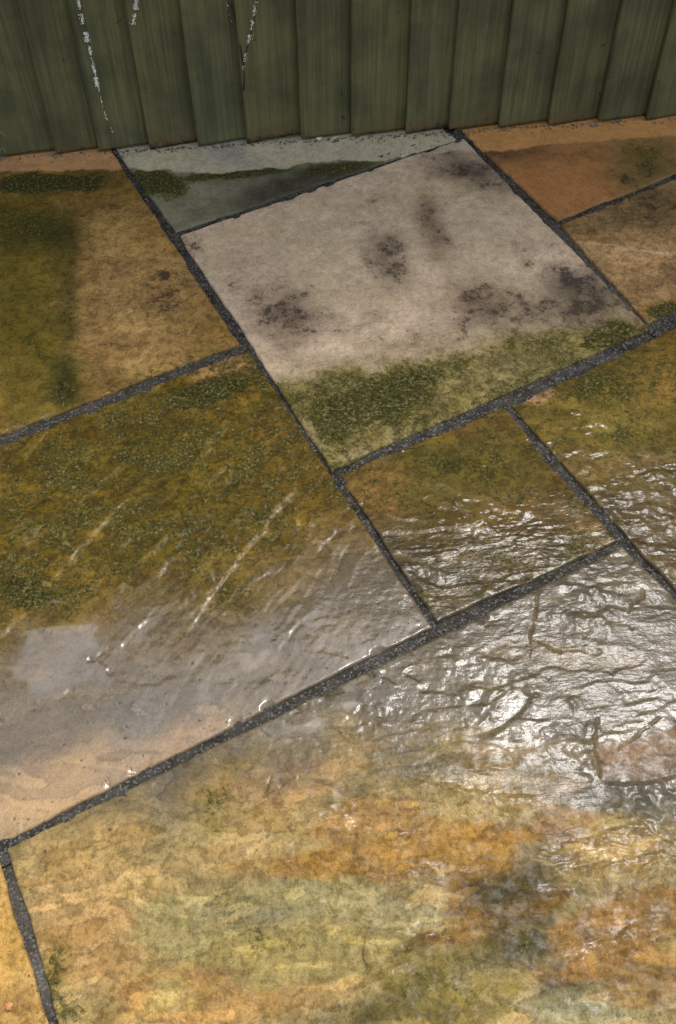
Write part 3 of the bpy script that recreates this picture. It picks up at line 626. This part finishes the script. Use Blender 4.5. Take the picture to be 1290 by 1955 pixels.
fr = f2+(f3-f2)/np.hypot(*(f3-f2))*.66; fl = f1+(f4-f1)/np.hypot(*(f4-f1))*.66
slab('largest slab in front, many-coloured and glinting with wet ripples', [f1, f2, fr, fl], ((.25, .19, .095), (.19, .15, .075)), p_front, res=.0017)
h1 = g(-17, 1634); h2 = g(78, 1955); h2 = h1+(h2-h1)/np.hypot(*(h2-h1))*.66
he = h1-U_*.60
slab('yellow-ochre slab in the near left corner', [he, h1, h2, h2-U_*.60], ((.38, .24, .075), (.33, .215, .08)), p_ochre)

# ------- slabs that carry the paving on beyond the picture
def plain(u0, u1, v0, v1, base, u0b=None):
    """a slab of the laid pattern: from u0 to u1 along the long joints and v0 to v1 across them, measured from the front slab's far corner"""
    q = lambda u, v: f2+U_*u+V_*v
    slab(None, [q(u0, v0), q(u1, v0), q(u1, v1), q(u0 if u0b is None else u0b, v1)], base, p_plain, res=.010)
BR = ((.20, .14, .06), (.16, .12, .05)); GY = ((.18, .17, .13), (.15, .14, .11)); OC = ((.28, .19, .08), (.22, .15, .06))
plain(.665, 1.265, -.33, .27, BR); plain(.045, .63, .17, .66, GY, .105); plain(.66, 1.26, .30, .66, OC); plain(1.035, 1.635, -.65, -.36, GY)
plain(.965, 1.565, -1.08, -.69, BR); plain(1.295, 1.895, -.33, .27, OC); plain(1.29, 1.89, .30, .66, BR)
plain(-1.66, -1.068, -.607, -.03, GY); plain(-1.40, -.802, -1.35, -.64, OC); plain(-1.40, -.802, -1.95, -1.38, BR)
plain(-2.03, -1.43, -1.25, -.64, BR); plain(-2.03, -1.43, -1.88, -1.28, GY); plain(-2.29, -1.69, -.607, -.03, OC); plain(-2.13, -1.53, 0, .66, BR)
for k, (u0, u1) in enumerate(((-2.07, -1.47), (-1.44, -.84), (-.81, .06), (.09, .69), (.72, 1.32))):
    plain(u0, u1, .69, 1.29, (OC, GY, BR, OC, GY)[k]); plain(u0+.2, u1+.2, 1.32, 1.92, (GY, BR, OC, GY, BR)[k])

# ------- pointing: one strip of mortar for each joint
def joint(p, q, w=.05, dz=0.0, film=.3, pale=0.0, lvl=-.0042):
    p = np.array(p); q = np.array(q); L = np.hypot(*(q-p)); e = (q-p)/L; nrm = np.array([-e[1], e[0]])
    nu, nv = max(3, int(L/.003)), 15
    tu = np.linspace(0, L, nu); tv = np.linspace(-w/2, w/2, nv)
    A, B = np.meshgrid(tu, tv, indexing='ij'); A = A.ravel(); B = B.ravel()
    P = p+A[:, None]*e+B[:, None]*nrm; x, y = P[:, 0], P[:, 1]
    z = lvl+dz+.0016*fbm(x*9, y*9, 71, 3)+.0010*fbm(x*120, y*120, 72, 3)-.0012*np.cos(B/w*2*np.pi)-.0012*sst(.2, .5, fbm(x*35, y*35, 75, 2))
    me = mesh_np('mortar_joint', np.c_[P, z], grid_faces(nu, nv))
    if me.polygons[0].normal.z < 0: me.flip_normals()
    nn = sst(-.3, .4, fbm(x*7, y*7, 73, 3))
    attr(me, 'film', film*nn); attr(me, 'pale', np.clip(pale*(0.6+.8*fbm(x*12, y*12, 74, 3)), 0, 1))
    link('mortar_joint', me, patio, MORTAR)
def pj(pa, pb, **k): joint(g(*pa), g(*pb), **k)
def ext2(pa, pb, ea=0, eb=0):
    a, b = g(*pa), g(*pb); d = (b-a)/np.hypot(*(b-a)); return a-d*ea, b+d*eb
J = [(ext2((225, 287), (456, 660), .5, 0), dict(film=.2)), (ext2((456, 660), (641, 900)), dict(film=.3, dz=.0004)), (ext2((641, 900), (824, 1194), 0, .0), dict(film=.4, dz=.0008)),
     (ext2((338, 444), (874, 263), 0, .02), dict(film=.1, dz=.0012)), (ext2((0, 832), (452, 663), .4, 0), dict(film=.2, dz=.0012, pale=.25)),
     (ext2((892, 262), (1070, 424), .4, 0), dict(film=.3, dz=.0003)), (ext2((1070, 424), (1242, 628), 0, .0), dict(film=.9, dz=.0006, pale=.8)),
     (ext2((1070, 421), (1290, 335), 0, .5), dict(film=.2, dz=.0010)), (ext2((640, 900), (972, 778)), dict(film=.7, dz=.0014)), (ext2((972, 778), (1245, 638)), dict(film=.6, dz=.0010)), (ext2((1245, 636), (1290, 612), 0, .5), dict(film=.3, dz=.0013)),
     (ext2((972, 780), (1182, 1038)), dict(film=.7, dz=.0002)), (ext2((1182, 1038), (1290, 1140), 0, .5), dict(film=.3, dz=.0005)),
     (ext2((824, 1198), (1182, 1038)), dict(film=.15, dz=.0016)), (ext2((5, 1612), (824, 1198), .5, 0), dict(film=.35, dz=.0012, pale=.22)),
     (ext2((6, 1614), (102, 1955), 0, .4), dict(film=.1, dz=.0004, pale=.9, w=.06))]
for (a, b), kw in J: joint(a, b, **kw)

# ------------------------------------------------------------------ fence
FY = .018
fence = empty('fence', (0, FY, 0))
tag(fence, 'dark green upright board fence along the back of the patio', 'fence')
FENCE_TOP = 1.68
seam_px = [4, 106, 188, 284, 377, 470, 574, 669, 773, 855, 950, 1045, 1140, 1232]
def ybase(px): return 290-(px/1240.0)*73
xs_seam = [F(px, ybase(px), -.012+FY)[0] for px in seam_px]
step = (xs_seam[-1]-xs_seam[0])/(len(xs_seam)-1)
left = [xs_seam[0]-step*(k+1) for k in range(22)][::-1]; right = [xs_seam[-1]+step*(k+1) for k in range(22)]
SEAMS = left+xs_seam+right
def board_mesh(width, seed, z0, z1):
    """feather-edge board: thick left edge, thin right edge tucked under the next one"""
    r = np.random.default_rng(seed); nx = 10; nz = 70
    xs = np.r_[0, .0015, np.linspace(.008, width, nx-2)]
    t = np.linspace(0, 1, nz)**1.35; zs = z0+(z1-z0)*t
    X, Z = np.meshgrid(xs, zs, indexing='ij'); X = X.ravel(); Z = Z.ravel()
    wob = .0016*noise(Z*3+seed, Z*0+seed, 3)+.0006*noise(Z*40, Z*0+seed*1.7, 4)
    thick = .0195-.0143*(X/width)
    y = -thick+.0012*noise(X*20+seed, Z*3, 5)
    y = np.where(X < .001, y+.002, y)
    bot = Z.copy(); first = np.tile(np.arange(nz) == 0, nx)
    bot = np.where(first, Z+.0025*fbm(X*45+seed*3, X*0, 6, 3)+r.uniform(-.05, .05)*(X-width/2), Z)
    XX = X+wob*(1-X/width)
    Fv = np.c_[XX, y, bot]; n = len(Fv)
    B = Fv.copy(); B[:, 1] = np.where(X < .001, -.001, 0.0-.0006)
    B[:, 1] = -.0006
    f = grid_faces(nx, nz); fb = f[:, ::-1]+n
    ring = np.r_[np.arange(nx)*nz, (nx-1)*nz+np.arange(1, nz), np.arange(nx-2, -1, -1)*nz+nz-1, np.arange(nz-2, 0, -1)]
    r2 = np.roll(ring, -1)
    me = mesh_np('fence_board', np.r_[Fv, B], np.r_[f, fb, np.c_[ring, ring+n, r2+n, r2]])
    rot = np.exp(-(bot-z0)/.05)*(.75+.5*r.uniform(-.6, 1))
    attr(me, 'rot', np.r_[rot, rot])
    return me
BOARDS = []
proto = {}
for k, x in enumerate(SEAMS[:-1]):
    w = SEAMS[k+1]-x+.014; vis = 20 <= k <= 36
    key = k if vis else 100+k % 6
    z0 = .0025+.0025*((k*7) % 5)/4
    if not vis: w = step+.014
    if key not in proto: proto[key] = board_mesh(w, key*3+1, z0, FENCE_TOP+.006*math.sin(k*2.3))
    o = link('fence_board', proto[key], fence, WOOD); o.location = (x, -.0045, 0)
    rr = random.Random(k)
    o.rotation_euler = (math.radians(rr.uniform(-.1, .1)), 0, math.radians(2.2+rr.uniform(-.25, .25)))
    BOARDS.append(o)
def box(name, x0, x1, y0, y1, z0, z1, parent, mat, bev=.004):
    import bmesh
    bm = bmesh.new(); bmesh.ops.create_cube(bm, size=1)
    for v in bm.verts: v.co = ((x0+x1)/2+v.co.x*(x1-x0), (y0+y1)/2+v.co.y*(y1-y0), (z0+z1)/2+v.co.z*(z1-z0))
    bmesh.ops.bevel(bm, geom=bm.edges[:], offset=bev, segments=2, affect='EDGES')
    me = bpy.data.meshes.new(name); bm.to_mesh(me); bm.free()
    return link(name, me, parent, mat)
fx0, fx1 = SEAMS[0], SEAMS[-1]
box('light_stop_board', fx0, fx1, .012, .034, -.05, .15, fence, WOOD)  # unseen board added behind the fence foot to stop light leaking underneath
for z in (.30, .85, 1.40): box('fence_rail', fx0, fx1, .006, .044, z, z+.075, fence, WOOD)
for x in np.arange(fx0+.05, fx1, 1.83): box('fence_post', x, x+.095, .046, .141, -.3, FENCE_TOP+.03, fence, WOOD)
box('capping_rail', fx0, fx1, -.03, .035, FENCE_TOP+.010, FENCE_TOP+.032, fence, WOOD)

# white flaking streaks on the boards
def front_y(x):
    k = max(i for i, s in enumerate(SEAMS) if s <= x); w = SEAMS[k+1]-SEAMS[k]+.014
    u = x-SEAMS[k]; return BOARDS[k], -.0045-(.0195-.0143*u/w)+math.radians(2.2)*u
def flakes(name, pts, n, spread, size, seed):
    r = random.Random(seed); V = []; Fs = []; board = None
    P = [F(px, py, -.016+FY) for px, py in pts]
    for k in range(n):
        t = r.random()*(len(P)-1); i = min(int(t), len(P)-2); f = t-i
        x = P[i][0]*(1-f)+P[i+1][0]*f; z = P[i][1]*(1-f)+P[i+1][1]*f
        wdt = spread*(.25+.75*min(1, z/.25))
        x += r.gauss(0, wdt)*(.4+.6*abs(math.sin(z*70+seed))); z += r.gauss(0, .004)
        if math.sin(z*210+seed*2+40*x)+.6*math.sin(z*530+seed) < -.35: continue
        b, y = front_y(x); board = board or b
        y -= .0012; m = r.randint(4, 6); a0 = r.random()*6.3; s = size*r.uniform(.4, 1.3); base = len(V)
        for j in range(m):
            a = a0+j*6.283/m; rr = s*r.uniform(.6, 1.1); V.append((x+rr*math.cos(a)*.6, y-r.uniform(0, .0006), z+rr*math.sin(a)*1.3))
        V.append((x, y-.0012, z))
        for j in range(m): Fs.append((base+j, base+(j+1) % m, base+m))
        for j in range(m): V.append((V[base+j][0], y+.003, V[base+j][2]))
        o2 = base+m+1
        for j in range(m): Fs.append((base+j, o2+j, o2+(j+1) % m)); Fs.append((base+j, o2+(j+1) % m, base+(j+1) % m))
    me = bpy.data.meshes.new(name); me.from_pydata(V, [], Fs); me.update()
    o = link(name, me, fence, CHALK); o['kind'] = 'stuff'; return o
flakes('paint_flecks', [(148, -10), (160, 50), (170, 85), (182, 140), (186, 165)], 700, .0024, .0010, 1)
flakes('paint_flecks', [(170, 90), (183, 140), (190, 175), (200, 215), (216, 250)], 150, .0013, .0008, 2)
flakes('paint_flecks', [(262, -10), (258, 20), (254, 52)], 260, .0020, .0009, 3)
flakes('paint_flecks', [(492, -10), (480, 50), (470, 90), (464, 125)], 300, .0020, .0009, 4)
flakes('paint_flecks', [(432, 5), (440, 35)], 14, .001, .0010, 5)

def tube(name, pts, rad, mat, parent=None, sides=6):
    """bent tapering stem through 3D points"""
    P = [Vector(p) for p in pts]; V = []; Fs = []
    for i, p in enumerate(P):
        d = (P[min(i+1, len(P)-1)]-P[max(i-1, 0)]).normalized()
        a = d.cross(Vector((0, 1, .2))).normalized(); b = d.cross(a)
        r = rad[i] if isinstance(rad, (list, tuple)) else rad*(1-.75*i/(len(P)-1))
        for j in range(sides):
            t = j*6.283/sides; V.append(p+a*math.cos(t)*r+b*math.sin(t)*r)
    for i in range(len(P)-1):
        for j in range(sides):
            Fs.append((i*sides+j, i*sides+(j+1) % sides, (i+1)*sides+(j+1) % sides, (i+1)*sides+j))
    Fs.append(tuple(range(sides))[::-1]); Fs.append(tuple((len(P)-1)*sides+j for j in range(sides)))
    me = bpy.data.meshes.new(name); me.from_pydata([tuple(v) for v in V], [], Fs); me.update()
    for pgn in me.polygons: pgn.use_smooth = True
    return link(name, me, parent, mat)
def onfence(px, py, lift=.001):
    x, z = F(px, py, -.016+FY); b, y = front_y(x); return (x, y-lift+FY, z)
tw = empty('twig', onfence(466, 165)); tag(tw, 'thin dark forked twig caught on the fence boards', 'twig')
def rel(o, pts): return [tuple(Vector(p)-Vector(o.location)) for p in pts]
tube('stem', rel(tw, [onfence(465, 168), onfence(466, 140), onfence(464, 118), onfence(470, 95), onfence(484, 45), onfence(492, -5)]), .0014, TWIG, tw)
tube('branch', rel(tw, [onfence(464, 118), onfence(458, 85), onfence(450, 45), onfence(440, 8)]), .0018, TWIG, tw)

# ------------------------------------------------------------------ small loose things at the fence foot and on the slabs
def chip(px, py, size, mat, label, seed, z=.0, flat=.45):
    import bmesh
    r = random.Random(seed); bm = bmesh.new(); bmesh.ops.create_icosphere(bm, subdivisions=2, radius=1)
    for v in bm.verts:
        k = 1+.28*math.sin(v.co.x*3.1+seed)+.2*math.sin(v.co.y*4.3+seed*2)*math.cos(v.co.z*3)
        v.co = Vector((v.co.x*size*1.4*k, v.co.y*size*.8*k, v.co.z*size*flat*k))
    me = bpy.data.meshes.new('stone_chip'); bm.to_mesh(me); bm.free()
    o = link('stone_chip', me, None, mat); p = G(px, py); o.location = (p[0], p[1], z+size*flat*.7); o.rotation_euler = (0, 0, r.random()*3)
    return tag(o, label, 'stone chip', 'loose stone chips')
chip(18, 1921, .0042, OCHREC, 'small orange stone chip on the ochre slab in the near left corner', 2, .002)
chip(610, 264, .006, CHIP, 'thin white stone chip at the foot of the fence boards', 3, .0, .25)
chip(640, 264, .004, CHIP, 'tiny white stone chip beside the thin one at the fence foot', 4, .0, .3)
def blade(label, px, py, tips, seed):
    p = G(px, py); o = empty('grass_tuft', (p[0], p[1], 0)); tag(o, label, 'grass tuft', 'grass at the fence foot')
    for (dx, dy, dz) in tips:
        tube('blade', [(0, 0, 0), (dx*.4, dy*.4, dz*.7), (dx*.8, dy*.8, dz), (dx*1.3, dy*1.3, dz*.85)], .0011, GRASS, o, 4)
blade('dry grass blades by the fence foot in the left corner', 2, 300, ((.015, -.02, .03), (-.01, -.02, .045), (.02, -.01, .06)), 1)
blade('small dry grass tuft at the fence foot above the grey slab', 350, 284, ((.008, -.012, .012), (-.010, -.01, .014), (.001, -.014, .018), (.014, -.006, .010)), 2)

# grit and crumbs swept against the fence foot and lying on the joints
def grit():
    r = random.Random(11); V = []; Fs = []
    spots = []
    for k in range(800): spots.append((r.uniform(-1.1, 1.1), -.002-abs(r.gauss(0, .009)), .001))
    for (a, b), kw in J:
        a = np.array(a); b = np.array(b)
        for k in range(int(60*np.hypot(*(b-a)))):
            t = r.random(); q = a+(b-a)*t; spots.append((q[0]+r.gauss(0, .012), q[1]+r.gauss(0, .012), .0005))
    for (x, y, z) in spots:
        sz = r.uniform(.0006, .0030 if y > -.03 else .0018); b0 = len(V); a0 = r.random()*6.3
        for j in range(4): V.append((x+sz*math.cos(a0+j*1.57)*r.uniform(.7, 1.4), y+sz*math.sin(a0+j*1.57), z+r.uniform(-.0004, .0004)))
        V.append((x, y, z+sz*.9)); V.append((x, y, z-.004))
        for j in range(4): Fs.append((b0+j, b0+(j+1) % 4, b0+4)); Fs.append((b0+(j+1) % 4, b0+j, b0+5))
    me = bpy.data.meshes.new('grit'); me.from_pydata(V, [], Fs); me.update()
    tag(link('grit', me, None, GRIT), 'fine dark and pale grit along the joints and fence foot', 'grit', None, 'stuff')
GRIT = mat_simple('mixed_grit', (.11, .095, .075), .85, .8, 90)
grit()
